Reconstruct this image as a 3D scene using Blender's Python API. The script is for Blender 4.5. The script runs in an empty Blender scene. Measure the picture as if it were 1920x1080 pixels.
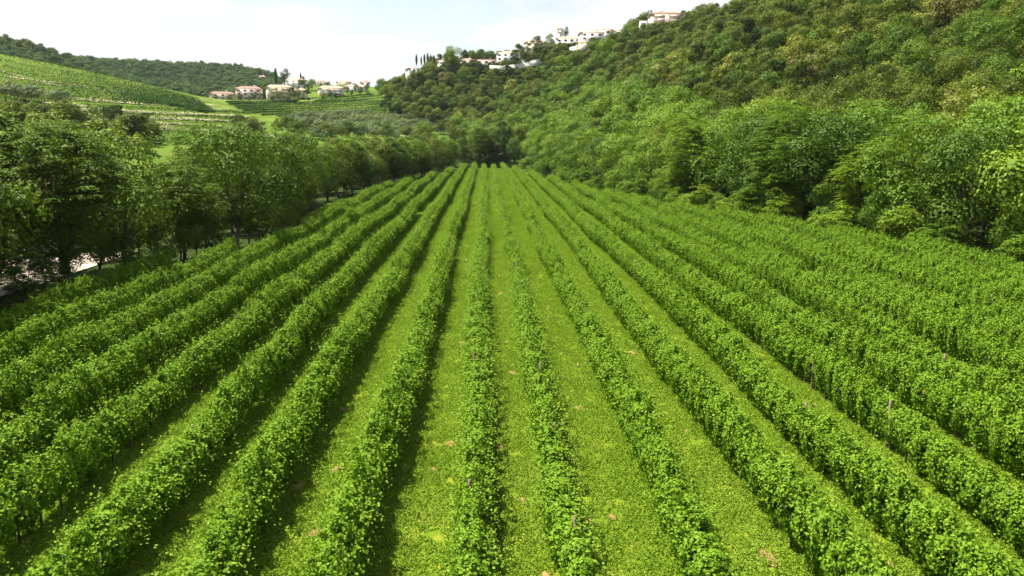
import bpy, math, random
import numpy as np
from mathutils import Vector

# ------------------------------------------------------------------ camera, world, sun, exposure
scene = bpy.context.scene
CAMZ, PITCH, YAW, F = 11.0, math.radians(12.0), math.radians(2.0), 1371.0
cam_d = bpy.data.cameras.new("camera"); cam = bpy.data.objects.new("camera", cam_d)
scene.collection.objects.link(cam); scene.camera = cam
cam_d.sensor_width = 36.0; cam_d.lens = 36.0 * F / 1920.0
cam_d.clip_start = 0.5; cam_d.clip_end = 20000
cam.location = (0, 0, CAMZ)
cam.rotation_euler = (math.pi / 2 - PITCH, 0, -YAW)

SUN_EL = math.radians(63)
SUN_H = Vector((-0.85, 0.52)).normalized()
SUN_DIR = Vector((SUN_H.x * math.cos(SUN_EL), SUN_H.y * math.cos(SUN_EL), math.sin(SUN_EL)))
sd = bpy.data.lights.new("sun", 'SUN'); sd.energy = 5.0; sd.angle = math.radians(0.6); sd.color = (1.0, 0.95, 0.84)
so = bpy.data.objects.new("sun", sd); scene.collection.objects.link(so)
so.rotation_euler = SUN_DIR.to_track_quat('Z', 'Y').to_euler()

def _rd(px, py):
    a = (px - 960) / F; b = (540 - py) / F
    f = math.cos(PITCH) + b * math.sin(PITCH); u = -math.sin(PITCH) + b * math.cos(PITCH)
    return Vector((f * math.sin(YAW) + a * math.cos(YAW), f * math.cos(YAW) - a * math.sin(YAW), u)).normalized()
world = bpy.data.worlds.new("World"); scene.world = world; world.use_nodes = True
wt = world.node_tree; wt.nodes.clear()
def N(t, typ, **kw):
    n = t.nodes.new(typ)
    for k, v in kw.items():
        setattr(n, k, v)
    return n
wo = N(wt, 'ShaderNodeOutputWorld'); bg = N(wt, 'ShaderNodeBackground'); bgc = N(wt, 'ShaderNodeBackground')
sky = N(wt, 'ShaderNodeTexSky', sky_type='NISHITA', sun_disc=False)
sky.sun_elevation = SUN_EL; sky.sun_rotation = math.atan2(SUN_DIR.x, SUN_DIR.y)
wt.links.new(sky.outputs[0], bg.inputs[0]); bg.inputs[1].default_value = 0.08
bgc.inputs[0].default_value = (0.99, 0.985, 0.985, 1); bgc.inputs[1].default_value = 0.475
tcw = N(wt, 'ShaderNodeTexCoord'); mpw = N(wt, 'ShaderNodeMapping'); mpw.inputs['Scale'].default_value = (1.0, 1.0, 3.2)
mpw.inputs['Location'].default_value = (0.37, 0.1, 0.22)
nzw = N(wt, 'ShaderNodeTexNoise'); nzw.inputs['Scale'].default_value = 2.6; nzw.inputs['Detail'].default_value = 7; nzw.inputs['Roughness'].default_value = .55
wt.links.new(tcw.outputs['Generated'], mpw.inputs['Vector']); wt.links.new(mpw.outputs[0], nzw.inputs['Vector'])
spw = N(wt, 'ShaderNodeSeparateXYZ'); wt.links.new(tcw.outputs['Generated'], spw.inputs[0])
mr = N(wt, 'ShaderNodeMapRange'); mr.inputs['From Min'].default_value = 0.06; mr.inputs['From Max'].default_value = 0.42
mr.inputs['To Min'].default_value = 0.33; mr.inputs['To Max'].default_value = -0.10
wt.links.new(spw.outputs['Z'], mr.inputs['Value'])
adw = N(wt, 'ShaderNodeMath', operation='ADD'); amp = N(wt, 'ShaderNodeMath', operation='MULTIPLY_ADD'); amp.inputs[1].default_value = 2.4; amp.inputs[2].default_value = -.7
wt.links.new(nzw.outputs['Fac'], amp.inputs[0]); wt.links.new(amp.outputs[0], adw.inputs[0]); wt.links.new(mr.outputs[0], adw.inputs[1])
rmp = N(wt, 'ShaderNodeMapRange'); rmp.interpolation_type = 'SMOOTHSTEP'
rmp.inputs['From Min'].default_value = 0.50; rmp.inputs['From Max'].default_value = 0.68
prev = adw.outputs[0]
for pxy, lo_, amt in (((1360, -80), .988, -.28), ((840, -110), .988, -.16)):   # two openings in the cloud
    dx, dy, dz = _rd(*pxy)
    dt = N(wt, 'ShaderNodeVectorMath', operation='DOT_PRODUCT'); wt.links.new(tcw.outputs['Generated'], dt.inputs[0]); dt.inputs[1].default_value = (dx, dy, dz)
    mm = N(wt, 'ShaderNodeMapRange'); mm.inputs['From Min'].default_value = lo_; mm.inputs['From Max'].default_value = 1; mm.inputs['To Min'].default_value = 0; mm.inputs['To Max'].default_value = amt
    wt.links.new(dt.outputs['Value'], mm.inputs['Value'])
    a2 = N(wt, 'ShaderNodeMath', operation='ADD'); wt.links.new(prev, a2.inputs[0]); wt.links.new(mm.outputs[0], a2.inputs[1]); prev = a2.outputs[0]
wt.links.new(prev, rmp.inputs['Value'])
mxw = N(wt, 'ShaderNodeMixShader'); mlo = N(wt, 'ShaderNodeMapRange'); mlo.inputs['From Min'].default_value = .25; mlo.inputs['From Max'].default_value = .6
mlo.inputs['To Min'].default_value = .5; mlo.inputs['To Max'].default_value = 0
wt.links.new(spw.outputs['Z'], mlo.inputs['Value']); wt.links.new(mlo.outputs[0], rmp.inputs['To Min'])
wt.links.new(rmp.outputs[0], mxw.inputs[0]); wt.links.new(bg.outputs[0], mxw.inputs[1])
wt.links.new(bgc.outputs[0], mxw.inputs[2]); wt.links.new(mxw.outputs[0], wo.inputs[0])
# soft grey undersides of the clouds
nz2 = N(wt, 'ShaderNodeTexNoise'); nz2.inputs['Scale'].default_value = 3.5; nz2.inputs['Detail'].default_value = 6
wt.links.new(mpw.outputs[0], nz2.inputs['Vector'])
crw = N(wt, 'ShaderNodeValToRGB'); crw.color_ramp.elements[0].position = .36; crw.color_ramp.elements[0].color = (.84, .88, .91, 1)
crw.color_ramp.elements[1].position = .58; crw.color_ramp.elements[1].color = (1, 1, 1, 1)
wt.links.new(nz2.outputs['Fac'], crw.inputs[0]); wt.links.new(crw.outputs[0], bgc.inputs[0])

scene.view_settings.view_transform = 'Standard'; scene.view_settings.look = 'None'
scene.view_settings.exposure = 1.2; scene.view_settings.gamma = 1.0
scene.render.engine = 'CYCLES'
cy = scene.cycles
cy.max_bounces = 5; cy.diffuse_bounces = 3; cy.glossy_bounces = 1; cy.transmission_bounces = 3; cy.transparent_max_bounces = 4
cy.use_denoising = True; cy.use_adaptive_sampling = True; cy.adaptive_threshold = 0.02
cy.caustics_reflective = False; cy.caustics_refractive = False

# ------------------------------------------------------------------ projection helpers (planning only)
cp, sp_, cyw, syw = math.cos(PITCH), math.sin(PITCH), math.cos(YAW), math.sin(YAW)
def ray(px, py):
    a = (px - 960) / F; b = (540 - py) / F
    f = cp + b * sp_; up = -sp_ + b * cp
    return (f * syw + a * cyw, f * cyw - a * syw, up)
def P(px, py, D):
    x, y, z = ray(px, py); h = math.hypot(x, y)
    return Vector((x / h * D, y / h * D, CAMZ + z / h * D))
def project(X, Y, Z):
    X = np.asarray(X, float); Y = np.asarray(Y, float); Z = np.asarray(Z, float) - CAMZ
    r = X * cyw - Y * syw; f = X * syw + Y * cyw
    d = f * cp - Z * sp_; u = f * sp_ + Z * cp
    d = np.where(d < .1, .1, d)
    return 960 + F * r / d, 540 - F * u / d

# ------------------------------------------------------------------ materials
def ramp_mat(name, cols, rough=.6, trans=0.0, noise=None, rand='island', bump=0, spec=.3, tint=0.0):
    """cols: list of (pos, rgb). rand: island / object / None"""
    m = bpy.data.materials.new(name); m.use_nodes = True; t = m.node_tree; t.nodes.clear()
    out = N(t, 'ShaderNodeOutputMaterial')
    cr = N(t, 'ShaderNodeValToRGB')
    els = cr.color_ramp.elements
    while len(els) < len(cols): els.new(.5)
    for e, (p, c) in zip(els, cols): e.position = p; e.color = (*c, 1)
    tc = N(t, 'ShaderNodeTexCoord')
    facs = []
    if rand in ('island', 'both'):
        g = N(t, 'ShaderNodeNewGeometry'); facs.append((g.outputs['Random Per Island'], .32 if rand == 'both' else .5))
    if rand in ('object', 'both'):
        oi = N(t, 'ShaderNodeObjectInfo'); facs.append((oi.outputs['Random'], .75))
    if noise:
        nz = N(t, 'ShaderNodeTexNoise'); nz.inputs['Scale'].default_value = noise; nz.inputs['Detail'].default_value = 4
        gg = N(t, 'ShaderNodeNewGeometry'); t.links.new(gg.outputs['Position'], nz.inputs['Vector'])
        facs.append((nz.outputs['Fac'], .9))
    tot = sum(w for _, w in facs); cur = None
    for s, w in facs:
        mu = N(t, 'ShaderNodeMath', operation='MULTIPLY'); mu.inputs[1].default_value = w / tot; t.links.new(s, mu.inputs[0])
        if cur is None: cur = mu.outputs[0]
        else:
            ad = N(t, 'ShaderNodeMath', operation='ADD'); t.links.new(cur, ad.inputs[0]); t.links.new(mu.outputs[0], ad.inputs[1]); cur = ad.outputs[0]
    t.links.new(cur, cr.inputs[0])
    bs = N(t, 'ShaderNodeBsdfPrincipled'); bs.inputs['Roughness'].default_value = rough
    bs.inputs['Specular IOR Level'].default_value = spec
    t.links.new(cr.outputs[0], bs.inputs['Base Color'])
    if trans > 0:
        tr = N(t, 'ShaderNodeBsdfTranslucent'); mx = N(t, 'ShaderNodeMixShader'); mx.inputs[0].default_value = trans
        hs = N(t, 'ShaderNodeMix', data_type='RGBA', blend_type='MULTIPLY'); hs.inputs[0].default_value = 1
        t.links.new(cr.outputs[0], hs.inputs[6]); hs.inputs[7].default_value = (1.5, 1.35, .6, 1)
        t.links.new(hs.outputs[2], tr.inputs[0])
        t.links.new(bs.outputs[0], mx.inputs[1]); t.links.new(tr.outputs[0], mx.inputs[2]); t.links.new(mx.outputs[0], out.inputs[0])
    else:
        t.links.new(bs.outputs[0], out.inputs[0])
    if bump:
        nb = N(t, 'ShaderNodeTexNoise'); nb.inputs['Scale'].default_value = bump; nb.inputs['Detail'].default_value = 3
        bp = N(t, 'ShaderNodeBump'); bp.inputs['Strength'].default_value = .6; bp.inputs['Distance'].default_value = .1
        t.links.new(tc.outputs['Object'], nb.inputs['Vector']); t.links.new(nb.outputs['Fac'], bp.inputs['Height']); t.links.new(bp.outputs[0], bs.inputs['Normal'])
    return m

M = {}
M['vine'] = ramp_mat('vine_leaf', [(.0, (.05, .11, .006)), (.4, (.105, .215, .010)), (.75, (.185, .305, .018)), (1, (.35, .41, .045))], .68, .17, noise=1.1, spec=.1)
M['vine_tip'] = ramp_mat('young_vine_leaf', [(0, (.11, .215, .012)), (.5, (.18, .295, .02)), (1, (.29, .36, .04))], .65, .25, noise=.6, spec=.12)
M['grassblade'] = ramp_mat('grass_blade', [(0, (.11, .195, .014)), (.3, (.165, .28, .02)), (.6, (.22, .335, .03)), (.9, (.31, .40, .07)), (1, (.55, .55, .23))], .75, .25, noise=.35, spec=.1)
M['leaf_mid'] = ramp_mat('leaf_mid_green', [(0, (.055, .11, .012)), (.5, (.10, .175, .017)), (1, (.16, .235, .028))], .65, .22, rand='both', spec=.15)
M['leaf_bright'] = ramp_mat('leaf_bright_green', [(0, (.075, .15, .012)), (.5, (.135, .235, .018)), (1, (.20, .30, .026))], .6, .22, rand='both', spec=.15)
M['leaf_olive'] = ramp_mat('leaf_olive_green', [(0, (.07, .11, .012)), (.5, (.115, .155, .015)), (1, (.17, .20, .022))], .65, .2, rand='both', spec=.15)
M['leaf_dark'] = ramp_mat('leaf_dark_green', [(0, (.03, .06, .008)), (.5, (.058, .10, .011)), (1, (.095, .14, .018))], .7, .2, rand='both', spec=.12)
M['leaf_yellow'] = ramp_mat('leaf_yellow_green', [(0, (.13, .17, .02)), (.5, (.20, .235, .028)), (1, (.27, .28, .04))], .55, .3, rand='both', spec=.3)
M['leaf_rust'] = ramp_mat('leaf_rusty', [(0, (.08, .095, .02)), (.5, (.125, .13, .025)), (1, (.17, .16, .035))], .6, .2, rand='both', spec=.3)
M['leaf_silver'] = ramp_mat('leaf_silver_green', [(0, (.075, .125, .032)), (.5, (.13, .19, .055)), (1, (.21, .27, .10))], .55, .15, rand='both', spec=.35)
M['leaf_wood'] = ramp_mat('leaf_woodland', [(.12, (.03, .075, .014)), (.35, (.065, .125, .016)), (.55, (.11, .145, .018)), (.72, (.10, .19, .022)), (.9, (.2, .21, .028))], .55, .22, rand='both', noise=.012, spec=.3)
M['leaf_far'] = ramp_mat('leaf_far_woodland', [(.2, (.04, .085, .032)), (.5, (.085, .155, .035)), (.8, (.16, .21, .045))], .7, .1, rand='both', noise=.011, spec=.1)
M['hedge'] = ramp_mat('terrace_vine_leaf', [(0, (.015, .055, .004)), (.5, (.03, .088, .006)), (1, (.055, .125, .010))], .5, .25, noise=.06, spec=.05)
M['bark'] = ramp_mat('bark', [(0, (.05, .038, .028)), (1, (.12, .095, .07))], .9, 0, noise=3, rand=None, bump=12)
M['post'] = ramp_mat('weathered_post', [(0, (.16, .125, .08)), (1, (.30, .24, .16))], .85, 0, noise=4, rand='object', bump=20)
M['wire'] = ramp_mat('galvanised_wire', [(0, (.3, .3, .3)), (1, (.4, .4, .4))], .5, 0, noise=3, rand=None)
M['soil'] = ramp_mat('bare_soil', [(.3, (.20, .13, .04)), (.6, (.34, .22, .075)), (.8, (.42, .31, .12))], .95, 0, noise=5, rand=None, bump=25)
M['dry'] = ramp_mat('dry_track', [(.28, (.13, .16, .04)), (.5, (.25, .25, .11)), (.75, (.46, .41, .26))], .95, 0, noise=.35, rand=None, bump=4, spec=.04)
M['yard'] = ramp_mat('pale_paving', [(.3, (.38, .31, .23)), (.7, (.60, .50, .39))], .9, 0, noise=1.2, rand=None, bump=6)
def wall_mat(name, c):
    d = tuple(v * .8 for v in c)
    return ramp_mat(name, [(.25, d), (.6, c)], .85, 0, noise=.5, rand=None, bump=5)
M['w_white'] = wall_mat('white_render', (.80, .77, .73)); M['w_cream'] = wall_mat('cream_render', (.76, .67, .50))
M['w_pink'] = wall_mat('pink_render', (.78, .62, .58)); M['w_peach'] = wall_mat('peach_render', (.77, .60, .46))
M['w_yellow'] = wall_mat('yellow_render', (.76, .64, .38)); M['w_stone'] = wall_mat('pale_stone', (.72, .66, .56))
M['w_brick'] = wall_mat('red_brick', (.42, .15, .08))
M['roof'] = ramp_mat('terracotta_tiles', [(.3, (.26, .13, .09)), (.7, (.37, .21, .15))], .85, 0, noise=1.5, rand=None, bump=8)
M['roof2'] = ramp_mat('faded_tiles', [(.3, (.42, .26, .18)), (.7, (.56, .38, .28))], .85, 0, noise=1.5, rand=None, bump=8)
M['glass'] = ramp_mat('window_glass', [(0, (.05, .055, .06)), (1, (.10, .11, .12))], .15, 0, noise=1, rand=None, spec=.6)
M['shutter'] = ramp_mat('painted_shutter', [(0, (.14, .10, .07)), (1, (.20, .15, .10))], .6, 0, noise=2, rand=None)

# ------------------------------------------------------------------ object helpers
COL = scene.collection
def link(o): COL.objects.link(o); return o
def tag(o, label=None, cat=None, group=None, kind=None):
    if label: o['label'] = label
    if cat: o['category'] = cat
    if group: o['group'] = group
    if kind: o['kind'] = kind
    return o
def np_mesh(name, V, Q, mats, mi=None):
    me = bpy.data.meshes.new(name)
    V = np.asarray(V, np.float32); Q = np.asarray(Q, np.int32); k = Q.shape[1]
    me.vertices.add(len(V)); me.vertices.foreach_set('co', V.ravel())
    me.loops.add(Q.size); me.loops.foreach_set('vertex_index', Q.ravel())
    me.polygons.add(len(Q)); me.polygons.foreach_set('loop_start', np.arange(0, Q.size, k, dtype=np.int32))
    for m in mats: me.materials.append(m)
    if mi is not None: me.polygons.foreach_set('material_index', np.asarray(mi, np.int32))
    me.update(calc_edges=True)
    return me
def mobj(name, me, parent=None, loc=(0, 0, 0), rz=0, sc=(1, 1, 1)):
    o = bpy.data.objects.new(name, me); o.location = loc; o.rotation_euler = (0, 0, rz); o.scale = sc
    o.parent = parent; return link(o)
def empty(name, loc, rz=0, sc=1.0):
    o = bpy.data.objects.new(name, None); o.location = loc; o.rotation_euler = (0, 0, rz); o.scale = (sc,) * 3 if not isinstance(sc, tuple) else sc
    return link(o)

def unit(v):
    return v / np.maximum(np.linalg.norm(v, axis=1, keepdims=True), 1e-6)
def leaf_quads(Pt, Nm, L, W, rng, tang=None, fold=.18):
    n = len(Pt); Nm = unit(Nm)
    if tang is None: tang = rng.normal(size=(n, 3))
    t = unit(tang - Nm * np.sum(tang * Nm, axis=1, keepdims=True)); b = np.cross(Nm, t)
    L = np.broadcast_to(np.asarray(L, float), (n,))[:, None]; W = np.broadcast_to(np.asarray(W, float), (n,))[:, None]
    f = Nm * L * fold
    V = np.stack([Pt - t * L * .5, Pt + b * W * .5 - t * L * .08 + f, Pt + t * L * .5, Pt - b * W * .5 - t * L * .08 + f], 1).reshape(-1, 3)
    return V, np.arange(4 * n).reshape(-1, 4)
def tube(pts, rad, n=6):
    pts = np.array(pts, float); V = []; Q = []
    for i, p in enumerate(pts):
        d = pts[min(i + 1, len(pts) - 1)] - pts[max(i - 1, 0)]; d /= max(np.linalg.norm(d), 1e-6)
        a = np.array([1, 0, 0.]) if abs(d[0]) < .8 else np.array([0, 1., 0])
        u = np.cross(d, a); u /= np.linalg.norm(u); v = np.cross(d, u)
        for k in range(n):
            th = 2 * math.pi * k / n; V.append(p + rad[i] * (u * math.cos(th) + v * math.sin(th)))
    for i in range(len(pts) - 1):
        for k in range(n):
            Q.append((i * n + k, i * n + (k + 1) % n, (i + 1) * n + (k + 1) % n, (i + 1) * n + k))
    return np.array(V), np.array(Q)
def join(parts):
    V = []; Q = []; o = 0
    for v, q in parts: V.append(v); Q.append(q + o); o += len(v)
    return np.concatenate(V), np.concatenate(Q)

# ------------------------------------------------------------------ vineyard outline and terrain
RB = [(-12, 60), (20, 52), (56, 42), (97, 28.5), (130, 19), (222, 7.5), (236, 6)]
LB = [(-12, -29.5), (36, -28.5), (62, -23.5), (76, -19.6), (86, -19.4), (96, -23), (118, -23.6), (232, -7), (236, -6)]
def right_x(Y): return np.interp(Y, [a for a, _ in RB], [b for _, b in RB])
def left_x(Y): return np.interp(Y, [a for a, _ in LB], [b for _, b in LB])
def outside(X, Y):
    """metres outside the vineyard (0 inside)"""
    X = np.asarray(X, float); Y = np.asarray(Y, float)
    dx = np.maximum(np.maximum(X - right_x(Y), left_x(Y) - X), 0)
    dy = np.maximum(Y - 234, 0)
    return np.hypot(dx * .95, dy)
ctrl = []
for X in (-25, 0, 25): ctrl += [(X, Y, 0) for Y in (-40, 0, 40, 80, 120)]
ctrl += [(0, 160, 0), (0, 200, 0), (0, 235, 0), (-14, 180, 0), (14, 150, 0), (45, 20, 0), (60, -10, .5)]
def cpx(px, py, D, dz=0):
    p = P(px, py, D); ctrl.append((p.x, p.y, p.z + dz))
for px, py, D, dz in [
    (700, 160, 430, -7), (745, 140, 410, -7), (790, 128, 400, -5), (870, 121, 390, -3), (960, 122, 372, -2), (1060, 92, 352, -3),
    (1130, 76, 335, -4), (1240, 45, 312, -3), (1320, 28, 300, -6), (1390, 5, 285, -6), (1600, -80, 265, -6), (1920, -190, 245, -6), (2500, -330, 230, -4),
    (3400, -500, 200, 0),
    (760, 190, 400, -6), (830, 225, 340, -6), (890, 250, 290, -6),
    (770, 136, 396, -.5), (826, 128, 392, -.5), (876, 123, 392, -.5), (950, 122, 382, -.5), (1000, 112, 384, -1), (1065, 92, 378, -1), (1110, 84, 364, -1), (1245, 50, 320, -1), (930, 131, 368, -.3), (1000, 124, 364, -.3),
    # behind the ridge
    (700, 168, 560, -30), (960, 135, 500, -35), (1240, 70, 440, -35), (1600, -40, 400, -30), (2000, -100, 400, -30),
    # valley end, olives, middle vineyard
    (640, 262, 235, -1), (800, 258, 250, -2), (780, 226, 330, -2), (560, 224, 320, -2), (660, 222, 325, -2),
    (440, 222, 300, -1), (520, 200, 370, -1), (620, 196, 390, -1), (715, 181, 400, -1), (700, 205, 370, -1),
    (400, 188, 410, 0), (520, 186, 410, 0), (640, 180, 430, 0), (690, 168, 450, -1), (560, 163, 480, 0), (640, 163, 490, 0), (690, 163, 500, -1),
    (590, 175, 620, -8), (680, 180, 620, -8),
    # terraced hill left
    (350, 268, 200, 0), (180, 262, 200, 0), (0, 250, 190, 0), (470, 258, 225, 0), (0, 200, 240, 0), (150, 192, 245, 0), (400, 214, 270, 0), (500, 232, 270, 0),
    (0, 100, 350, 0), (150, 130, 345, 0), (300, 166, 335, 0), (400, 196, 330, 0), (-300, 60, 350, 0), (-700, 30, 330, 0), (-600, 200, 200, 0),
    # behind the terraced hill
    (0, 115, 460, -8), (200, 165, 470, -12), (380, 200, 480, -10),
    # far ridges
    (-300, 20, 650, -8), (0, 66, 640, -8), (90, 96, 680, -9), (180, 116, 800, -10), (250, 112, 920, -10), (400, 119, 920, -9), (460, 126, 920, -8), (510, 138, 920, -8),
    (560, 160, 920, -14), (640, 185, 920, -16), (760, 190, 920, -10), (300, 175, 700, -5), (420, 175, 700, -5), (500, 165, 720, -4),
    (300, 130, 1150, -20), (600, 200, 1150, -20),
    # left of the belt
    (250, 290, 165, 0), (100, 300, 140, 0)]:
    cpx(px, py, D, dz)
ctrl += [(-45, 20, -1), (-45, 60, -1), (-45, 100, 0), (-70, 60, -1), (-90, 30, -1), (-60, 140, 1), (-45, 180, 2), (-25, 215, 2), (-150, 60, 3), (-200, 0, 6), (-300, 100, 20)]
ctrl += [(70, 60, 3), (120, 60, 24), (90, 110, 22), (60, 150, 18), (45, 200, 20), (90, 20, 8), (160, 0, 30), (300, 0, 60), (30, 240, 10)]
CT = np.array(ctrl, float); KC = 22.0
A = np.sqrt(((CT[:, None, :2] - CT[None, :, :2]) ** 2).sum(-1) + KC * KC)
mean = 20.0
Wt = np.linalg.solve(A + np.eye(len(CT)) * -1.5, CT[:, 2] - mean)
def terrain(X, Y):
    X = np.asarray(X, float); Y = np.asarray(Y, float); sh = X.shape
    x = X.ravel(); y = Y.ravel(); z = np.zeros(len(x))
    for i in range(0, len(x), 20000):
        s = slice(i, i + 20000)
        z[s] = np.sqrt((x[s, None] - CT[None, :, 0]) ** 2 + (y[s, None] - CT[None, :, 1]) ** 2 + KC * KC) @ Wt + mean
    o = outside(x, y); m = np.clip(o / 16, 0, 1); m = m * m * (3 - 2 * m)
    z = z * m - .0
    lim = np.clip((np.hypot(x, y) - 1150) / 150, 0, 1); z = z * (1 - lim) - 30 * lim
    return z.reshape(sh)
def tz(x, y): return float(terrain(np.array([x]), np.array([y]))[0])
def hit(px, py, dmin=120, dmax=1300):
    """march a pixel's ray to the terrain"""
    D = np.linspace(dmin, dmax, 1200); x, y, z = ray(px, py); h = math.hypot(x, y)
    X = x / h * D; Y = y / h * D; Z = CAMZ + z / h * D
    k = np.nonzero(terrain(X, Y) >= Z)[0]
    if not len(k): return None
    i = k[0]; return np.array([X[i], Y[i], D[i]])

def grid_ground():
    xs = np.concatenate([np.linspace(-6000, -900, 12), np.arange(-860, 720, 5.0), np.linspace(760, 6000, 12)])
    ys = np.concatenate([np.linspace(-3000, -120, 8), np.arange(-100, 1300, 5.0), np.linspace(1340, 9000, 12)])
    X, Y = np.meshgrid(xs, ys); Z = terrain(X, Y) - .03
    V = np.stack([X, Y, Z], -1).reshape(-1, 3); nx = len(xs)
    i = np.arange(len(ys) - 1)[:, None] * nx + np.arange(nx - 1)[None]; i = i.ravel()
    return np_mesh('ground', V, np.stack([i, i + 1, i + nx + 1, i + nx], 1), [])
gm = grid_ground()
M['ground'] = ramp_mat('meadow_ground', [(.3, (.05, .095, .012)), (.5, (.08, .14, .016)), (.62, (.12, .17, .024)), (.8, (.22, .21, .07))], .95, 0, noise=.05, rand=None, bump=1.5, spec=.04)
gm.materials.append(M['ground'])
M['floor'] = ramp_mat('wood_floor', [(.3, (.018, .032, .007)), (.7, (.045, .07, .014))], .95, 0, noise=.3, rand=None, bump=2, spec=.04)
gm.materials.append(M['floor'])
cen = np.zeros(len(gm.polygons) * 3, np.float32); gm.polygons.foreach_get('center', cen); cen = cen.reshape(-1, 3)
pa, pb = project(cen[:, 0], cen[:, 1], cen[:, 2]); dd = np.hypot(cen[:, 0], cen[:, 1])
hl = np.interp(pb, [100, 150, 175, 215, 250, 300, 330], [640, 690, 712, 735, 838, 890, 960]) + 6
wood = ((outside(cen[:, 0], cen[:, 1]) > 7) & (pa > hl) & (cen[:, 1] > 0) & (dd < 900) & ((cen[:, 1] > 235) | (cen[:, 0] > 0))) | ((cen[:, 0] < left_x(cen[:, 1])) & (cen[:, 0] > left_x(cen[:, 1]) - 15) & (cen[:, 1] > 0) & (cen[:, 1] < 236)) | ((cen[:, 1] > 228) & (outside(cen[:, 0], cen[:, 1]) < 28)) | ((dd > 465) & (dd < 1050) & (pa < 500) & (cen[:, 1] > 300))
M['tgrass'] = ramp_mat('terrace_grass', [(.3, (.075, .13, .014)), (.6, (.125, .18, .022)), (.8, (.24, .24, .08))], .95, 0, noise=.12, rand=None, bump=1.5, spec=.04)
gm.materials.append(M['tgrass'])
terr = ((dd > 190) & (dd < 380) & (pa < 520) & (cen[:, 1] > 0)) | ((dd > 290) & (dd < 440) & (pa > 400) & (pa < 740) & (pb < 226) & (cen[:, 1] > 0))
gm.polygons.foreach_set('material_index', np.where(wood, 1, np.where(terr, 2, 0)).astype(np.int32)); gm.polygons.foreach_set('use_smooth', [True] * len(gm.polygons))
tag(mobj('ground', gm), kind='structure')

# grass sheet of the vineyard
M['sward'] = ramp_mat('grass_sward', [(.28, (.09, .15, .010)), (.45, (.13, .195, .013)), (.6, (.18, .22, .018)), (.8, (.30, .24, .05))], .95, 0, noise=2.2, rand=None, bump=14, spec=.04)
Ys = np.arange(-12, 235, 3.0); V = []; Q = []
for Y in Ys:
    a, b = float(left_x(Y)) - 1.5, float(right_x(Y)) + 1.5
    for k in range(21): V.append((a + (b - a) * k / 20, Y, .012))
for j in range(len(Ys) - 1):
    for k in range(20): i = j * 21 + k; Q.append((i, i + 1, i + 22, i + 21))
tag(mobj('vineyard_ground', np_mesh('vineyard_ground', V, Q, [M['sward']])), kind='structure')

# ------------------------------------------------------------------ grapevine rows
def vine_chunk(seed, nl=6000, LEN=3.0):
    rng = np.random.default_rng(seed)
    y = rng.uniform(-.12, LEN + .12, nl); th = rng.uniform(0, 2 * math.pi, nl)
    ph = rng.uniform(0, 6.28, 8)
    lump = .95 + .30 * np.sin(y * 2 * math.pi / 1.0 + ph[0] + .6 * np.sin(th + ph[4])) + .18 * np.sin(y * 5.3 + 2 * th + ph[1]) + .16 * np.sin(y * 11 + 3 * th + ph[2])
    hw = .33 * lump; hh = .66 * (1 + .16 * np.sin(y * 2.1 + ph[3]) + .22 * np.sin(y * 6.28 + ph[5]) + .08 * np.sin(y * 14 + ph[6]))
    rr = .62 + .42 * np.sqrt(rng.uniform(0, 1, nl)) + rng.normal(0, .10, nl)
    ct, st = np.cos(th), np.sin(th)
    s = np.sign(ct) * np.abs(ct) ** .75; c2 = np.sign(st) * np.abs(st) ** .75
    X = hw * rr * s * np.where(st > .3, .9, 1.0); Z = 1.02 + hh * rr * c2
    Pt = np.stack([X, y, Z], 1)
    Nm = np.stack([ct * 1.1, rng.normal(0, .45, nl), st * .9 + .3], 1) + rng.normal(0, .38, (nl, 3))
    sz = rng.uniform(.065, .125, nl)
    q = np.sin(Pt[:, 0] * 11 + ph[0] + 1.3 * np.sin(Pt[:, 1] * 5)) * np.sin(Pt[:, 1] * 9.5 + ph[1] + 1.5 * np.sin(Pt[:, 2] * 4)) * np.sin(Pt[:, 2] * 10 + ph[2])
    kp = q > -.22 - .5 * rng.random(nl)
    Pt = Pt[kp]; Nm = Nm[kp]; sz = sz[kp]
    parts = [leaf_quads(Pt, Nm, sz, sz * .95, rng)]
    nb = len(parts[0][1])
    # upright and trailing shoots
    for k in range(84):
        y0 = rng.uniform(0, LEN); side = rng.normal(0, .25); up = rng.uniform(.2, .8)
        m = 9; t = np.linspace(0, 1, m)
        if k % 3 == 0: p = np.stack([np.sign(side) * (.4 + .35 * t), y0 + .1 * t, 1.5 + .3 * t - .75 * t * t], 1)
        else: p = np.stack([side + side * .6 * t, y0 + rng.normal(0, .25) * t, 1.45 + up * t], 1)
        p += rng.normal(0, .04, p.shape)
        zz = rng.uniform(.07, .12, m) * (1 - .4 * t)
        parts.append(leaf_quads(p, np.array([0, 0, 1.]) + rng.normal(0, .7, p.shape), zz, zz, rng))
    for k in range(5):   # bushy plumes where single vines grow taller
        y0 = rng.uniform(.1, LEN - .1); x0 = rng.normal(0, .16); m = 95; hgt = rng.uniform(.35, .75)
        u = rng.random(m); p = np.stack([x0 + rng.normal(0, .15, m) * (1.15 - u), y0 + rng.normal(0, .17, m) * (1.15 - u), 1.35 + u * hgt], 1)
        parts.append(leaf_quads(p, np.stack([p[:, 0] - x0, p[:, 1] - y0, u * 0 + .12], 1) * 4 + rng.normal(0, .4, p.shape), rng.uniform(.07, .125, m), .1, rng))
    V, Q = join(parts); mi = np.zeros(len(Q), int); mi[nb:] = rng.random(len(Q) - nb) < .6; mi[:nb] = (rng.random(nb) < .05)
    return np_mesh('vine_foliage', V, Q, [M['vine'], M['vine_tip']], mi)
chunks = [vine_chunk(11 + i) for i in range(10)]
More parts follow.
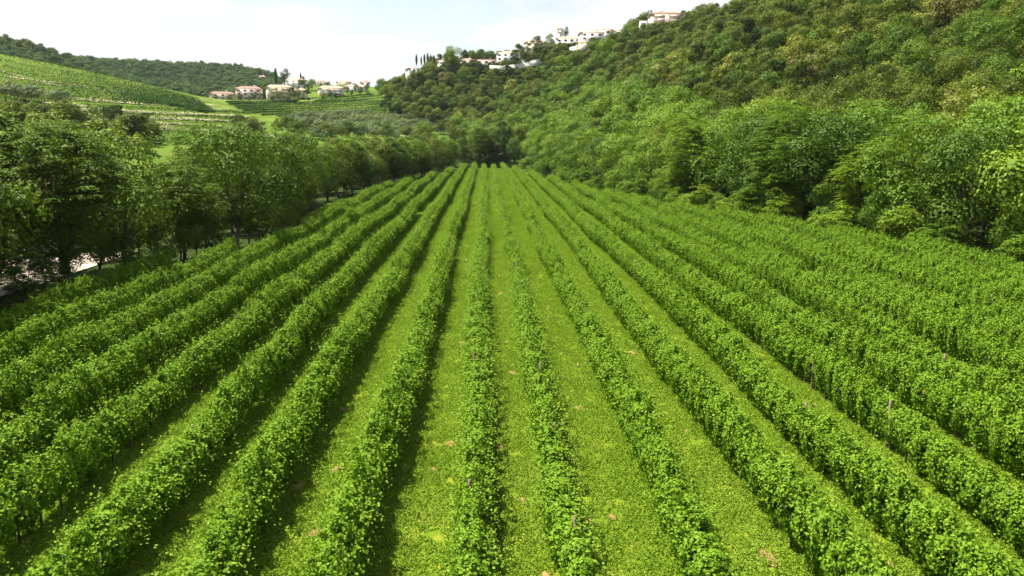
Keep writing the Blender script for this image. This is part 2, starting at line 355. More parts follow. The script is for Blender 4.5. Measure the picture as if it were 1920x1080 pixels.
def stems_mesh(seed):
    rng = np.random.default_rng(seed); x = rng.normal(0, .03)
    V, Q = tube([(x, 0, 0), (x + rng.normal(0, .04), .03, .35), (x + rng.normal(0, .05), -.03, .8), (x, .3, .95)], [.04, .032, .028, .015], 5)
    return np_mesh('vine_stem', V, Q, [M['bark']])
stems = [stems_mesh(70 + i) for i in range(3)]
def post_mesh():
    V, Q = tube([(0, 0, -.1), (0, 0, 1.0), (.01, 0, 2.08), (.01, 0, 2.10)], [.05, .048, .042, .001], 7)
    return np_mesh('vine_post', V, Q, [M['post']])
pm = post_mesh()
ORD = ['first', 'second', 'third', 'fourth', 'fifth', 'sixth', 'seventh', 'eighth', 'ninth', 'tenth', 'eleventh', 'twelfth', 'thirteenth', 'fourteenth', 'fifteenth']
rows = [(-.5, 0)] + [(-3.45 - 3.1 * k, -(k + 1)) for k in range(8)] + [(2.15 + 3.0 * k, k + 1) for k in range(13)]
rnd = random.Random(5)
def yend(x):
    Yt = np.arange(10, 233, .5); ok = (x > left_x(Yt) + .3 - (Yt < 60) * 2) & (x < right_x(Yt) - .3)
    k = np.nonzero(~ok)[0]; return float(Yt[k[0]]) if len(k) else 232.0
for x, k in rows:
    ys, ye = 4.0, yend(x) - (1.5 if x < 0 else 0) + rnd.uniform(-1, 1)
    if k == 0: lab = 'long vine row running straight away below the camera, between the two central grass aisles'
    elif k < 0: lab = f'{ORD[-k-1]} leafy vine row to the left of the central row'
    else: lab = f'{ORD[k-1]} leafy vine row to the right of the central row'
    root = tag(empty('vine_row', (x, ys, 0)), lab, 'vine row', 'vine rows converging across the vineyard')
    n = int((ye - ys) / 3.0)
    # parts need to stay under 100
    for i in range(n):
        yy = i * 3.0
        if k < -2 and rnd.random() < .018: continue
        sc = (rnd.uniform(.85, 1.15) * (1.0 if k < 2 else 1.05), 1, (.98 + .09 * math.sin(yy * .21 + k * 1.7) + .05 * math.sin(yy * .53 + k * 3.1) + rnd.uniform(-.04, .04)) * (1 if rnd.random() < .975 else .74) * (.88 if k in (0, 1) else 1.03))
        o = mobj('foliage', chunks[rnd.randrange(10)], root, (rnd.uniform(-.06, .06) + .13 * math.sin(yy * .11 + k * 2.3) + .05 * math.sin(yy * .37 + k), yy, rnd.uniform(-.03, .06)), 0, sc)
        if rnd.random() < .5: o.location.y += 3.0; o.rotation_euler.z = math.pi
        if yy < 38:
            for q in range(3): mobj('vine_stem', stems[rnd.randrange(3)], root, (0, yy + .5 + q, 0))
    for yy in np.arange(rnd.uniform(0, 4), n * 3.0 - .5, 6.0):
        p = mobj('post', pm, root, (rnd.uniform(-.06, .06), yy, 0), rnd.uniform(0, 6), (1, 1, rnd.uniform(.70, .9)))
        p.rotation_euler.x = rnd.uniform(-.04, .04); p.rotation_euler.y = rnd.uniform(-.05, .05)
    ws = [tube([(0, 0, z), (0, n * 3.0, z)], [.004, .004], 4) for z in (.65, .9)]
    mobj('trellis_wire', np_mesh('trellis_wire', *join(ws), [M['wire']]), root)

# ------------------------------------------------------------------ geometry-node scatter for uncountable cover
def source_collection(name, meshes):
    c = bpy.data.collections.new(name)
    for i, me in enumerate(meshes):
        o = bpy.data.objects.new(f'{name}_{i}', me); c.objects.link(o)
    return c
def scatter(name, pts, scl, rot, vi, coll, label, cat):
    me = bpy.data.meshes.new(name); me.vertices.add(len(pts)); me.vertices.foreach_set('co', np.asarray(pts, np.float32).ravel())
    for an, arr, ty in (('s', scl, 'FLOAT'), ('r', rot, 'FLOAT'), ('vi', vi, 'INT')):
        at = me.attributes.new(an, ty, 'POINT'); at.data.foreach_set('value', np.asarray(arr, np.float32 if ty == 'FLOAT' else np.int32))
    o = mobj(name, me); tag(o, label, cat, kind='stuff')
    ng = bpy.data.node_groups.new(name + '_scatter', 'GeometryNodeTree')
    ng.interface.new_socket('Geometry', in_out='INPUT', socket_type='NodeSocketGeometry'); ng.interface.new_socket('Geometry', in_out='OUTPUT', socket_type='NodeSocketGeometry')
    gi = N(ng, 'NodeGroupInput'); go = N(ng, 'NodeGroupOutput'); iop = N(ng, 'GeometryNodeInstanceOnPoints')
    ci = N(ng, 'GeometryNodeCollectionInfo'); ci.inputs['Collection'].default_value = coll
    ci.inputs['Separate Children'].default_value = True; ci.inputs['Reset Children'].default_value = True
    ns = N(ng, 'GeometryNodeInputNamedAttribute', data_type='FLOAT'); ns.inputs[0].default_value = 's'
    nr = N(ng, 'GeometryNodeInputNamedAttribute', data_type='FLOAT'); nr.inputs[0].default_value = 'r'
    nv = N(ng, 'GeometryNodeInputNamedAttribute', data_type='INT'); nv.inputs[0].default_value = 'vi'
    cx = N(ng, 'ShaderNodeCombineXYZ')
    ng.links.new(gi.outputs[0], iop.inputs['Points']); ng.links.new(ci.outputs[0], iop.inputs['Instance'])
    iop.inputs['Pick Instance'].default_value = True
    ng.links.new(nv.outputs[0], iop.inputs['Instance Index']); ng.links.new(nr.outputs[0], cx.inputs[2])
    ng.links.new(cx.outputs[0], iop.inputs['Rotation']); ng.links.new(ns.outputs[0], iop.inputs['Scale'])
    ng.links.new(iop.outputs[0], go.inputs[0])
    md = o.modifiers.new('scatter', 'NODES'); md.node_group = ng
    return o

# bare soil spots beside the rows
rs = np.random.default_rng(3); spots = []
for _ in range(230):
    rx = rows[rs.integers(0, len(rows))][0] if rs.random() < .35 else rows[[0, 1, 2, 9, 10, 11][rs.integers(0, 6)]][0]
    spots.append((rx + rs.choice([.62, .66, .7, -.8, 1.6]) + rs.normal(0, .10), 12 + rs.random() ** 1.5 * 60, rs.uniform(.10, .34)))
V = []; Q = []
for x, y, r in spots:
    b = len(V); V.append((x, y, .11)); m = 14
    for j in range(m):
        a = 2 * math.pi * j / m; q = r * rs.uniform(.5, 1.2); V.append((x + q * math.cos(a) * .8, y + q * math.sin(a) * 1.4, .035))
    for j in range(m): Q.append((b, b + 1 + j, b + 1 + (j + 1) % m))
tag(mobj('bare_soil', np_mesh('bare_soil', V, Q, [M['soil']])), kind='structure')

def grass_patch(seed, n=260):
    rng = np.random.default_rng(seed)
    p = np.stack([rng.uniform(-.3, .3, n), rng.uniform(-.3, .3, n), rng.uniform(.02, .075, n)], 1)
    sz = rng.uniform(.035, .075, n)
    a = leaf_quads(p, np.array([0, 0, 1.]) + rng.normal(0, .55, p.shape), sz, sz * .6, rng)
    k = 60; q = p[:k].copy(); q[:, 2] = .07
    b = leaf_quads(q, rng.normal(0, 1, q.shape) * [1, 1, .2], rng.uniform(.1, .17, k), .02, rng, tang=np.array([[0, 0, 1.]]) + rng.normal(0, .35, q.shape))
    return np_mesh('grass_patch', *join([a, b]), [M['grassblade']])
gx, gy = np.meshgrid(np.arange(-28, 46, .5), np.arange(10, 232, .5)); gx = gx.ravel() + rs.uniform(-.2, .2, gx.size); gy = gy.ravel() + rs.uniform(-.2, .2, gy.size)
pr, pyy = project(gx, gy, gx * 0); keep = (outside(gx, gy) < .5) & (pr > -140) & (pr < 2060) & (pyy < 1200)
keep &= rs.random(gx.size) < np.clip(1.3 - (gy - 45) / 90, .45, 1)
aisle = np.array(sorted(q for q, _ in rows)); aisle = (aisle[1:] + aisle[:-1]) / 2
dr_ = np.abs(np.abs(gx[:, None] - aisle[None]).min(1) - .62)
keep &= (dr_ > .2) | (rs.random(gx.size) < .93)
gx = gx[keep]; gy = gy[keep]
scatter('grass', np.stack([gx, gy, gx * 0 + .01], 1), rs.uniform(.85, 1.35, gx.size) * (1 + np.clip((gy - 60) / 200, 0, .5)), rs.uniform(0, 6.28, gx.size), rs.integers(0, 6, gx.size),
        source_collection('grass_source', [grass_patch(300 + i) for i in range(6)]), 'short bright grass and clover covering the aisles between the vine rows', 'grass')

# ------------------------------------------------------------------ trees
def lobes_for(rng, R, H0, H1, n, flat=1.0):
    """lobe centres and radii of a crown between heights H0 and H1"""
    out = []
    cz = (H0 + H1) / 2; hz = (H1 - H0) / 2
    for i in range(n):
        u = rng.uniform(-.75, 1); th = i * 2.4 + rng.normal(0, .4); rr = math.sqrt(max(0, 1 - u * u)) * rng.uniform(.35, .8)
        lr = R * rng.uniform(.2, .46)
        out.append((R * rr * math.cos(th), R * rr * math.sin(th), cz + u * (hz - lr * .6 * flat), lr))
    return np.array(out)
def crown_mesh(seed, R, H0, H1, nlobe, nleaf, size, mat, flat=.8, style='leaf'):
    rng = np.random.default_rng(seed); Lb = lobes_for(rng, R, H0, H1, nlobe, flat)
    w = Lb[:, 3] ** 2; idx = rng.choice(len(Lb), nleaf, p=w / w.sum())
    d = unit(rng.normal(size=(nleaf, 3)) + [0, 0, .35]); c = Lb[idx]
    bump = 1 + .32 * np.sin(d[:, 0] * 7 + idx) * np.sin(d[:, 1] * 6 + idx * 2) + .12 * rng.normal(size=nleaf)
    r = c[:, 3] * (.72 + .33 * rng.random(nleaf)) * bump
    Pt = c[:, :3] + d * r[:, None] * [1, 1, flat]
    keep = np.ones(nleaf, bool)
    for L in Lb:
        q = (Pt - L[:3]) / [1, 1, flat]; keep &= np.linalg.norm(q, axis=1) > L[3] * .62
    kq = 5.2 / R
    q = np.sin(Pt[:, 0] * kq * 2 + seed + np.sin(Pt[:, 1] * kq)) * np.sin(Pt[:, 1] * kq * 2.2 + seed * 2 + np.sin(Pt[:, 2] * kq)) * np.sin(Pt[:, 2] * kq * 2.4 + seed * 3)
    keep &= q > -.3 - .5 * rng.random(nleaf)
    Pt = Pt[keep]; d = d[keep]; n = len(Pt)
    if style == 'leaf':
        Nm = d * 1.0 + [0, 0, .25] + rng.normal(0, .33, (n, 3)); s = size * rng.uniform(.6, 1.4, n)
        V, Q = leaf_quads(Pt, Nm, s, s * .75, rng)
    else:   # rosettes of pinnate sprays
        ks = 6; kl = 5
        ang = rng.uniform(0, 6.28, n)[:, None] + np.arange(ks)[None] * (6.28 / ks) + rng.normal(0, .25, (n, ks))
        L = size * rng.uniform(.7, 1.2, (n, ks))
        dirs = np.stack([np.cos(ang), np.sin(ang), np.full_like(ang, .15)], -1) + d[:, None, :] * .5
        dirs /= np.linalg.norm(dirs, axis=-1, keepdims=True)
        t = (np.arange(kl) + 1) / kl
        pos = Pt[:, None, None] + dirs[:, :, None] * (L[..., None] * t)[..., None]
        pos[..., 2] -= (L[..., None] * t * t * .45)
        side = np.where(np.arange(kl) % 2 == 0, 1., -1.)
        tang = np.stack([-dirs[..., 1], dirs[..., 0], dirs[..., 2] * 0], -1)[:, :, None] * side[None, None, :, None] + dirs[:, :, None] * .6
        tang[..., 2] -= .3
        pos = pos.reshape(-1, 3); tang = tang.reshape(-1, 3); m = len(pos)
        V, Q = leaf_quads(pos, np.array([0, 0, 1.]) + rng.normal(0, .3, (m, 3)), size * .42, size * .17, rng, tang=tang, fold=.1)
    return np_mesh('crown', V, Q, [mat]), Lb
def trunk_mesh(seed, Lb, H0, r0, lean=.3):
    rng = np.random.default_rng(seed); ps = []
    top = np.array([rng.normal(0, lean), rng.normal(0, lean), H0 * 1.0 + .6])
    ps.append(tube([(0, 0, -.8), (0, 0, 0), top * [.4, .4, .5], top], [r0 * 1.5, r0 * 1.15, r0 * .85, r0 * .65], 7))
    for L in Lb[::2]:
        e = L[:3]; mid = top * .5 + e * .5; mid[2] -= .2; a = top * rng.uniform(.75, 1)
        ps.append(tube([a, mid + rng.normal(0, .15, 3), e], [r0 * .42, r0 * .25, r0 * .08], 5))
    return np_mesh('trunk', *join(ps), [M['bark']])
def species(name, seeds, R, H0, H1, nlobe, nleaf, size, mat, flat=.8, style='leaf', r0=.16):
    out = []
    for s in seeds:
        rng = random.Random(s); k = rng.uniform(.88, 1.12)
        c, Lb = crown_mesh(s, R * k, H0, H1 * rng.uniform(.93, 1.07), nlobe, nleaf, size, mat, flat, style)
        out.append((c, trunk_mesh(s, Lb, H0, r0)))
    return out
SP = {
 'pin_b': species('a', (1, 2, 3), 4.3, 1.2, 10, 30, 2300, .5, M['leaf_bright'], .85, 'pin'),
 'pin_m': species('b', (4, 5, 6), 4.2, 1.6, 10, 28, 2100, .5, M['leaf_mid'], .85, 'pin'),
 'brd_b': species('a2', (61, 62, 63, 64), 4.1, 1.2, 10, 24, 10500, .23, M['leaf_bright']),
 'mid': species('c', (7, 8, 9), 3.9, 1.3, 9.5, 24, 9000, .22, M['leaf_mid']),
 'dark': species('d', (10, 11), 3.6, 1.8, 9.5, 20, 8500, .22, M['leaf_dark']),
 'olivegreen': species('e', (13, 14, 15), 3.9, 1.3, 9.5, 22, 8500, .22, M['leaf_olive']),
 'yellow': species('f', (16, 17), 3.0, 1.5, 6.5, 15, 6000, .2, M['leaf_yellow']),
 'rust': species('f2', (18,), 3.2, 1.8, 7.5, 16, 6000, .2, M['leaf_rust']),
 'shrub': species('g', (19, 20, 21), 2.0, .05, 3.0, 14, 420, .5, M['leaf_bright'], .8, 'pin', .05),
 'silver': species('h', (22, 23, 24), 2.3, .9, 4.2, 14, 3200, .2, M['leaf_silver'], .85, 'leaf', .12),
 'h_mid': species('i', (31, 32, 33), 3.9, 1.5, 8.5, 13, 4200, .3, M['leaf_mid']),
 'h_bright': species('j', (34, 35), 3.9, 1.5, 8.5, 13, 4200, .3, M['leaf_bright']),
 'h_olive': species('k', (36, 37, 38), 3.9, 1.5, 8, 13, 4200, .3, M['leaf_olive']),
 'h_dark': species('l', (39, 40), 3.7, 1.5, 8.5, 12, 4200, .3, M['leaf_dark']),
 'h_yellow': species('m', (41,), 3.5, 1.5, 7.5, 15, 3000, .36, M['leaf_yellow']),
 'h_rust': species('n', (42,), 3.5, 1.5, 7.5, 15, 3000, .36, M['leaf_rust']),
}
def cypress_mesh(seed, H=9.0, R=.9):
    rng = np.random.default_rng(seed); n = 2600; z = rng.uniform(0, 1, n); th = rng.uniform(0, 6.28, n)
    r = R * np.sin(np.clip(z, 0.02, 1) * math.pi * .93 + .12) ** .7 * rng.uniform(.7, 1.1, n)
    p = np.stack([r * np.cos(th), r * np.sin(th), .5 + z * H], 1)
    V, Q = leaf_quads(p, np.stack([np.cos(th), np.sin(th), th * 0 + .4], 1) + rng.normal(0, .3, (n, 3)), .4, .2, rng, tang=np.array([[0, 0, 1.]]) + rng.normal(0, .3, (n, 3)))
    return np_mesh('crown', V, Q, [M['leaf_dark']])
cyp = [cypress_mesh(50), cypress_mesh(51, 8, .8)]
cyt = np_mesh('trunk', *tube([(0, 0, -1), (0, 0, .6), (0, 0, 6)], [.2, .16, .05], 6), [M['bark']])
def tree(name, sp, i, x, y, s, label, cat, group=None, rz=0, z=None, sz=None):
    c, t = SP[sp][i % len(SP[sp])]
    r = tag(empty(name, (x, y, tz(x, y) - .05 if z is None else z), rz, (s, s, s * (sz or 1))), label, cat, group)
    mobj('crown', c, r); mobj('trunk', t, r); return r

rt = random.Random(77)
# --- the tree belt along the left edge and round the far end
belt_group = 'trees of the belt along the left edge of the vineyard'
i = 0; Yb = 20.0; belt = []
while Yb < 226:
    belt.append((float(left_x(Yb)) - 3.4 + rt.uniform(-.9, .7), Yb)); Yb += rt.uniform(5.2, 7.0) * (1 if Yb < 122 else .8)
kinds = ['pin_m', 'mid', 'pin_m', 'mid', 'olivegreen', 'pin_b', 'mid', 'olivegreen']
nm = {'pin_m': 'mid green feathery tree', 'mid': 'dense mid green tree', 'olivegreen': 'olive green tree', 'pin_b': 'bright green feathery tree', 'brd_b': 'bright green bushy tree', 'dark': 'dark green tree', 'yellow': 'yellow green tree', 'rust': 'rusty green tree'}
def ordword(n):
    if n < 15: return ORD[n]
    t = n + 1
    if t >= 100: return 'hundredth' if t == 100 else 'hundred and ' + ordword(t - 101)
    tens = {1: '', 2: 'twenty', 3: 'thirty', 4: 'forty', 5: 'fifty', 6: 'sixty', 7: 'seventy', 8: 'eighty', 9: 'ninety'}
    if t < 20: return {16: 'sixteenth', 17: 'seventeenth', 18: 'eighteenth', 19: 'nineteenth'}[t]
    if t % 10 == 0: return {20: 'twentieth', 30: 'thirtieth', 40: 'fortieth', 50: 'fiftieth', 60: 'sixtieth', 70: 'seventieth', 80: 'eightieth', 90: 'ninetieth'}[t]
    return tens[t // 10] + '-' + ORD[t % 10 - 1]
for j, (x, y) in enumerate(belt):
    sp = kinds[rt.randrange(8)] if y > 60 else ['pin_m', 'mid', 'mid', 'pin_m', 'mid'][j % 5]
    s = rt.uniform(.85, 1.22) * (1.34 if y < 64 else 1.06 if y < 130 else .88)
    tree('belt_tree', sp, rt.randrange(3), x, y, s, f'{nm[sp]}, {ordword(j)} from the camera in the front line of the left belt', 'tree', belt_group, rt.uniform(0, 6), z=tz(x, y) - .1)
# second line of the belt
j2 = 0; Yb = 14.0
while Yb < 235:
    x = float(left_x(Yb)) - 11 + rt.uniform(-2.5, 2.5); sp = kinds[rt.randrange(8)]
    gap = (68 < Yb < 78)
    if not gap:
        s = rt.uniform(.9, 1.1) * (1.3 if Yb < 62 else 1.04 if Yb < 130 else .9)
        tree('belt_tree', sp, rt.randrange(3), x, Yb, s, f'{nm[sp]}, {ordword(j2)} from the camera in the back line of the left belt', 'tree', belt_group, rt.uniform(0, 6)); j2 += 1
    Yb += rt.uniform(6, 9)
Yb = 16.0; j2 = 0
while Yb < 228:
    x = float(left_x(Yb)) - (rt.uniform(1.9, 4.0) if j2 % 2 else rt.uniform(6, 11)); sp = ['mid', 'dark', 'pin_m', 'olivegreen'][rt.randrange(4)]
    if not (43 < Yb < 49 and rt.random() < .4):
        tree('belt_shrub', sp, rt.randrange(3), x, Yb, rt.uniform(.36, .62), f'low bush under the left belt trees, {ordword(j2)} from the camera', 'bush', 'bushes under the left tree belt', rt.uniform(0, 6), sz=.9); j2 += 1
    Yb += rt.uniform(1.3, 2.3) * (1 if Yb < 110 else 2.0)
tree('yellow_tree', 'yellow', 0, -46, 116, 1.25, 'yellow green rounded tree standing behind the left tree belt', 'tree')
tree('rusty_tree', 'rust', 0, -24, 148, 1.2, 'rust tinged tree among the green trees of the left belt', 'tree')
# far end of the vineyard
for j, (x, y, sp, s) in enumerate([(-7, 238, 'dark', .95), (-1.5, 240, 'pin_m', 1.2), (4, 241, 'dark', 1.25), (9, 238, 'mid', .95), (-13, 236, 'mid', .85), (1, 248, 'mid', 1.1), (12, 246, 'olivegreen', 1.0), (-10, 247, 'olivegreen', 1.0), (-20, 240, 'mid', 1), (6, 254, 'dark', 1.1)]):
    tree('end_tree', sp, j, x, y, s, f'{nm[sp]} at the far end of the vine rows, {ordword(j)} of the clump', 'tree', 'trees closing the far end of the vineyard', rt.uniform(0, 6))

# ------------------------------------------------------------------ buildings
def box(V, Q, x0, y0, z0, x1, y1, z1):
    b = len(V)
    V += [(x0, y0, z0), (x1, y0, z0), (x1, y1, z0), (x0, y1, z0), (x0, y0, z1), (x1, y0, z1), (x1, y1, z1), (x0, y1, z1)]
    Q += [(b, b + 3, b + 2, b + 1), (b + 4, b + 5, b + 6, b + 7), (b, b + 1, b + 5, b + 4), (b + 1, b + 2, b + 6, b + 5), (b + 2, b + 3, b + 7, b + 6), (b + 3, b, b + 4, b + 7)]
def boxmesh(name, mat, *bs):
    V = []; Q = []
    for b in bs: box(V, Q, *b)
    return np_mesh(name, V, Q, [mat])
def roof_mesh(w, d, h, mat, ov=.45, hip=.35):
    V = [(-w / 2 - ov, -d / 2 - ov, 0), (w / 2 + ov, -d / 2 - ov, 0), (w / 2 + ov, d / 2 + ov, 0), (-w / 2 - ov, d / 2 + ov, 0)]
    V += [(x, y, .18) for x, y, _ in V]
    r = w / 2 * (1 - hip) if w > d else w * .1
    V += [(-r, 0, h), (r, 0, h)]
    me = bpy.data.meshes.new('roof'); me.from_pydata(V, [], [(3, 2, 1, 0), (0, 1, 5, 4), (1, 2, 6, 5), (2, 3, 7, 6), (3, 0, 4, 7), (4, 5, 9, 8), (6, 7, 8, 9), (5, 6, 9), (7, 4, 8)])
    me.materials.append(mat); me.update(); return me
win_me = boxmesh('window', M['w_white'], (-.55, -.06, -.05, -.45, .04, 1.45), (.45, -.06, -.05, .55, .04, 1.45), (-.45, -.06, -.05, .45, .04, .05), (-.45, -.06, 1.35, .45, .04, 1.45))
pane_me = boxmesh('pane', M['glass'], (-.45, -.02, .05, .45, .03, 1.35))
shut_me = boxmesh('shutter', M['shutter'], (-.98, -.07, -.03, -.56, -.01, 1.43), (.56, -.07, -.03, .98, -.01, 1.43))
HOUSES = []
def house(name, x0, x1, yt, yb, D, wall, roof, floors, label, rot=0.0, depth=9, balc=False, group=None, flat=False, roofh=1.5, chimney=True):
    a = P(x0, yb, D); b = P(x1, yb, D); top = P((x0 + x1) / 2, yt, D); c = (a + b) / 2
    w = (b - a).length * .97; h = top.z - c.z; rh = 0 if flat else min(roofh, h * .3); hw = h - rh
    HOUSES.append((x0 - 2, x1 + 2, yt - 3, yb - 1, D))
    ang = math.atan2(b.y - a.y, b.x - a.x) + rot; fd = max(1.5, c.z - tz(c.x, c.y) + 1.5)
    r = tag(empty(name, c + Vector((c.x, c.y, 0)).normalized() * depth / 2, ang), label, 'building', group)
    mobj('wall', boxmesh('wall', M[wall], (-w / 2, -depth / 2, -fd, w / 2, depth / 2, hw)), r)
    if flat:
        mobj('parapet', boxmesh('parapet', M['w_stone'], (-w / 2 - .12, -depth / 2 - .12, hw + .003, w / 2 + .12, depth / 2 + .12, hw + .3)), r)
    else:
        rf = mobj('roof', roof_mesh(w, depth, rh, M[roof]), r, (0, 0, hw + .004))
        if chimney: mobj('chimney', boxmesh('chimney', M['w_stone'], (-.35, -.3, .2, .35, .3, rh + .7)), rf, (w * .22, depth * .12, 0))
    fh = hw / floors; n = max(1, int(w / 2.9))
    for f in range(floors):
        for k in range(n):
            x = -w / 2 + (k + .5) * w / n; z = f * fh + fh * .28; s = min(1.0, fh / 2.7)
            wn = mobj('window', win_me, r, (x, -depth / 2 - .045, z), 0, (s, 1, s)); mobj('pane', pane_me, wn); mobj('shutter', shut_me, wn)
        if f % 1 == 0 and balc and f > 0:
            for q in (-.25, .25):
                V = []; Q = []; bw = w * .17
                box(V, Q, -bw, -1.2, 0, bw, -.003, .14)
                box(V, Q, -bw, -1.2, .143, bw, -1.13, .95)
                mobj('balcony', np_mesh('balcony', V, Q, [M['w_peach' if wall != 'w_peach' else 'w_white']]), r, (w * q, -depth / 2 - .06, f * fh))
    # side windows
    for f in range(floors):
        for sgn in (-1, 1):
            wn = mobj('window', win_me, r, (sgn * (w / 2 + .045), 0, f * fh + fh * .28), sgn * math.pi / 2, (1, 1, min(1, fh / 2.7))); mobj('pane', pane_me, wn)
    return r
g1 = 'village houses on the terrace behind the middle vineyard'
house('village_house', 393, 440, 171, 187, 400, 'w_peach', 'roof', 2, 'long low peach house with tiled roof at the left end of the village', .1, group=g1)
house('village_house', 443, 493, 161, 187, 410, 'w_pink', 'roof', 3, 'pale pink block with red tiled roof beside the long low house', -.08, group=g1)
house('apartment_house', 500, 547, 158, 186, 402, 'w_cream', 'roof2', 4, 'tall cream block with stacked balconies in front of the village', .1, balc=True, group=g1)
house('village_house', 548, 576, 164, 182, 412, 'w_yellow', 'roof2', 3, 'yellow house joined to the right of the cream block', 0, group=g1)
house('village_house', 536, 578, 146, 164, 470, 'w_white', 'roof2', 3, 'white house with shallow roof above and behind the yellow house', -.1, group=g1)
house('village_house', 588, 615, 150, 164, 485, 'w_stone', 'roof', 2, 'stone house with dark red roof on the village skyline', .1, group=g1)
house('village_house', 597, 643, 160, 181, 430, 'w_peach', 'roof2', 3, 'wide peach block with balconies left of the middle vineyard track', .12, balc=True, group=g1)
house('village_house', 632, 659, 149, 165, 480, 'w_cream', 'roof2', 3, 'cream house topping the village behind the wide peach block', -.1, group=g1)
house('village_house', 645, 684, 158, 174, 450, 'w_white', 'roof2', 2, 'white house right of the wide peach block', .1, group=g1)
house('village_house', 676, 694, 150, 165, 500, 'w_white', 'roof', 2, 'small white house at the right end of the village skyline', 0, group=g1)
_h = hit(491, 150, 440)
house('hill_house', 484, 499, 141, 149, float(_h[2]) if _h is not None else 620, 'w_cream', 'roof2', 1, 'tiny cream house alone in the woods above the village', 0)
g2 = 'white houses of the hilltop village on the right ridge'
house('ridge_house', 763, 783, 125, 136, 388, 'w_white', 'roof2', 1, 'small white house lowest on the wooded ridge', .2, group=g2)
house('ridge_house', 820, 834, 111, 127, 384, 'w_white', 'roof2', 2, 'narrow white house left of the tall round tree on the ridge', 0, group=g2)
house('ridge_house', 862, 890, 108, 122, 384, 'w_stone', 'roof2', 1, 'low stone house right of the tall round tree on the ridge', .1, group=g2)
house('ridge_house', 892, 932, 109, 121, 380, 'w_pink', 'roof', 1, 'low pink house with red roof under a line of clipped trees', 0, group=g2)
house('ridge_house', 933, 968, 94, 121, 374, 'w_white', 'roof2', 3, 'tall white house above the long white retaining wall', -.15, group=g2)
house('ridge_house', 984, 1022, 73, 98, 380, 'w_cream', 'roof2', 2, 'cream house behind the broad dark tree on the ridge', .1, group=g2)
house('ridge_house', 1044, 1092, 66, 88, 372, 'w_white', 'roof2', 2, 'long white house just below the bell tower', -.1, flat=False, group=g2)
house('ridge_house', 1085, 1130, 55, 84, 356, 'w_white', 'roof2', 3, 'white terrace house in the middle of the stepped village', .15, group=g2)
house('ridge_house', 1118, 1150, 50, 74, 362, 'w_white', 'roof2', 2, 'highest white house of the stepped village', -.1, group=g2)
house('ridge_house', 1146, 1172, 53, 68, 352, 'w_white', 'roof2', 2, 'small white house at the right end of the stepped village', .1, group=g2)
house('ridge_house', 1080, 1102, 74, 94, 344, 'w_yellow', 'roof2', 2, 'small yellowish house in front of the stepped village', 0, group=g2)
house('ridge_apartments', 1216, 1276, 19, 50, 312, 'w_pink', 'roof', 3, 'large pink apartment house with balconies at the top of the ridge', .18, balc=True)
house('ridge_house', 1198, 1214, 40, 54, 316, 'w_white', 'roof2', 1, 'low white annex left of the large pink apartment house', 0, flat=True, group=g2)
# bell tower
p = P(1050, 74, 380); tw = tag(empty('bell_tower', p, 0, .75), 'slender pale bell tower rising over the hilltop village', 'tower'); HOUSES.append((1040, 1060, 40, 74, 380))
mobj('shaft', boxmesh('shaft', M['w_stone'], (-1.6, -1.6, -6, 1.6, 1.6, 4.2)), tw)
mobj('belfry', boxmesh('belfry', M['w_stone'], (-1.8, -1.8, 4.203, 1.8, 1.8, 4.5), (-1.6, -1.6, 4.503, -1.0, -1.0, 6.2), (1.0, -1.6, 4.503, 1.6, -1.0, 6.2), (-1.6, 1.0, 4.503, -1.0, 1.6, 6.2), (1.0, 1.0, 4.503, 1.6, 1.6, 6.2), (-1.8, -1.8, 6.203, 1.8, 1.8, 6.5)), tw)
mobj('roof', roof_mesh(3.2, 3.2, 1.6, M['roof2'], .3, .9), tw, (0, 0, 6.504))
# retaining walls on the ridge
def long_wall(name, pts, h, th, mat, label):
    V = []; Q = []
    for (xa, ya, za), (xb, yb, zb) in zip(pts[:-1], pts[1:]):
        d = Vector((xb - xa, yb - ya, 0)).normalized(); n = Vector((-d.y, d.x, 0)) * th / 2; b = len(V)
        for (x, y, z) in ((xa, ya, za), (xb, yb, zb)):
            V += [(x - n.x, y - n.y, z - 1), (x + n.x, y + n.y, z - 1), (x + n.x, y + n.y, z + h), (x - n.x, y - n.y, z + h)]
        Q += [(b, b + 4, b + 7, b + 3), (b + 3, b + 7, b + 6, b + 2), (b + 1, b + 2, b + 6, b + 5), (b, b + 3, b + 2, b + 1), (b + 4, b + 5, b + 6, b + 7)]
    return tag(mobj(name, np_mesh(name, V, Q, [mat])), label, 'wall')
long_wall('retaining_wall', [P(918, 129, 366), P(945, 130, 364), P(975, 126, 362), P(1012, 117, 360)], 1.6, .6, M['w_stone'], 'long white retaining wall below the tall white ridge house')
HOUSES.append((916, 1014, 112, 130, 360))
long_wall('retaining_wall', [P(1068, 96, 346), P(1100, 88, 343)], 1.6, .6, M['w_stone'], 'short pale wall below the yellowish ridge house')
HOUSES.append((1068, 1100, 86, 96, 343))

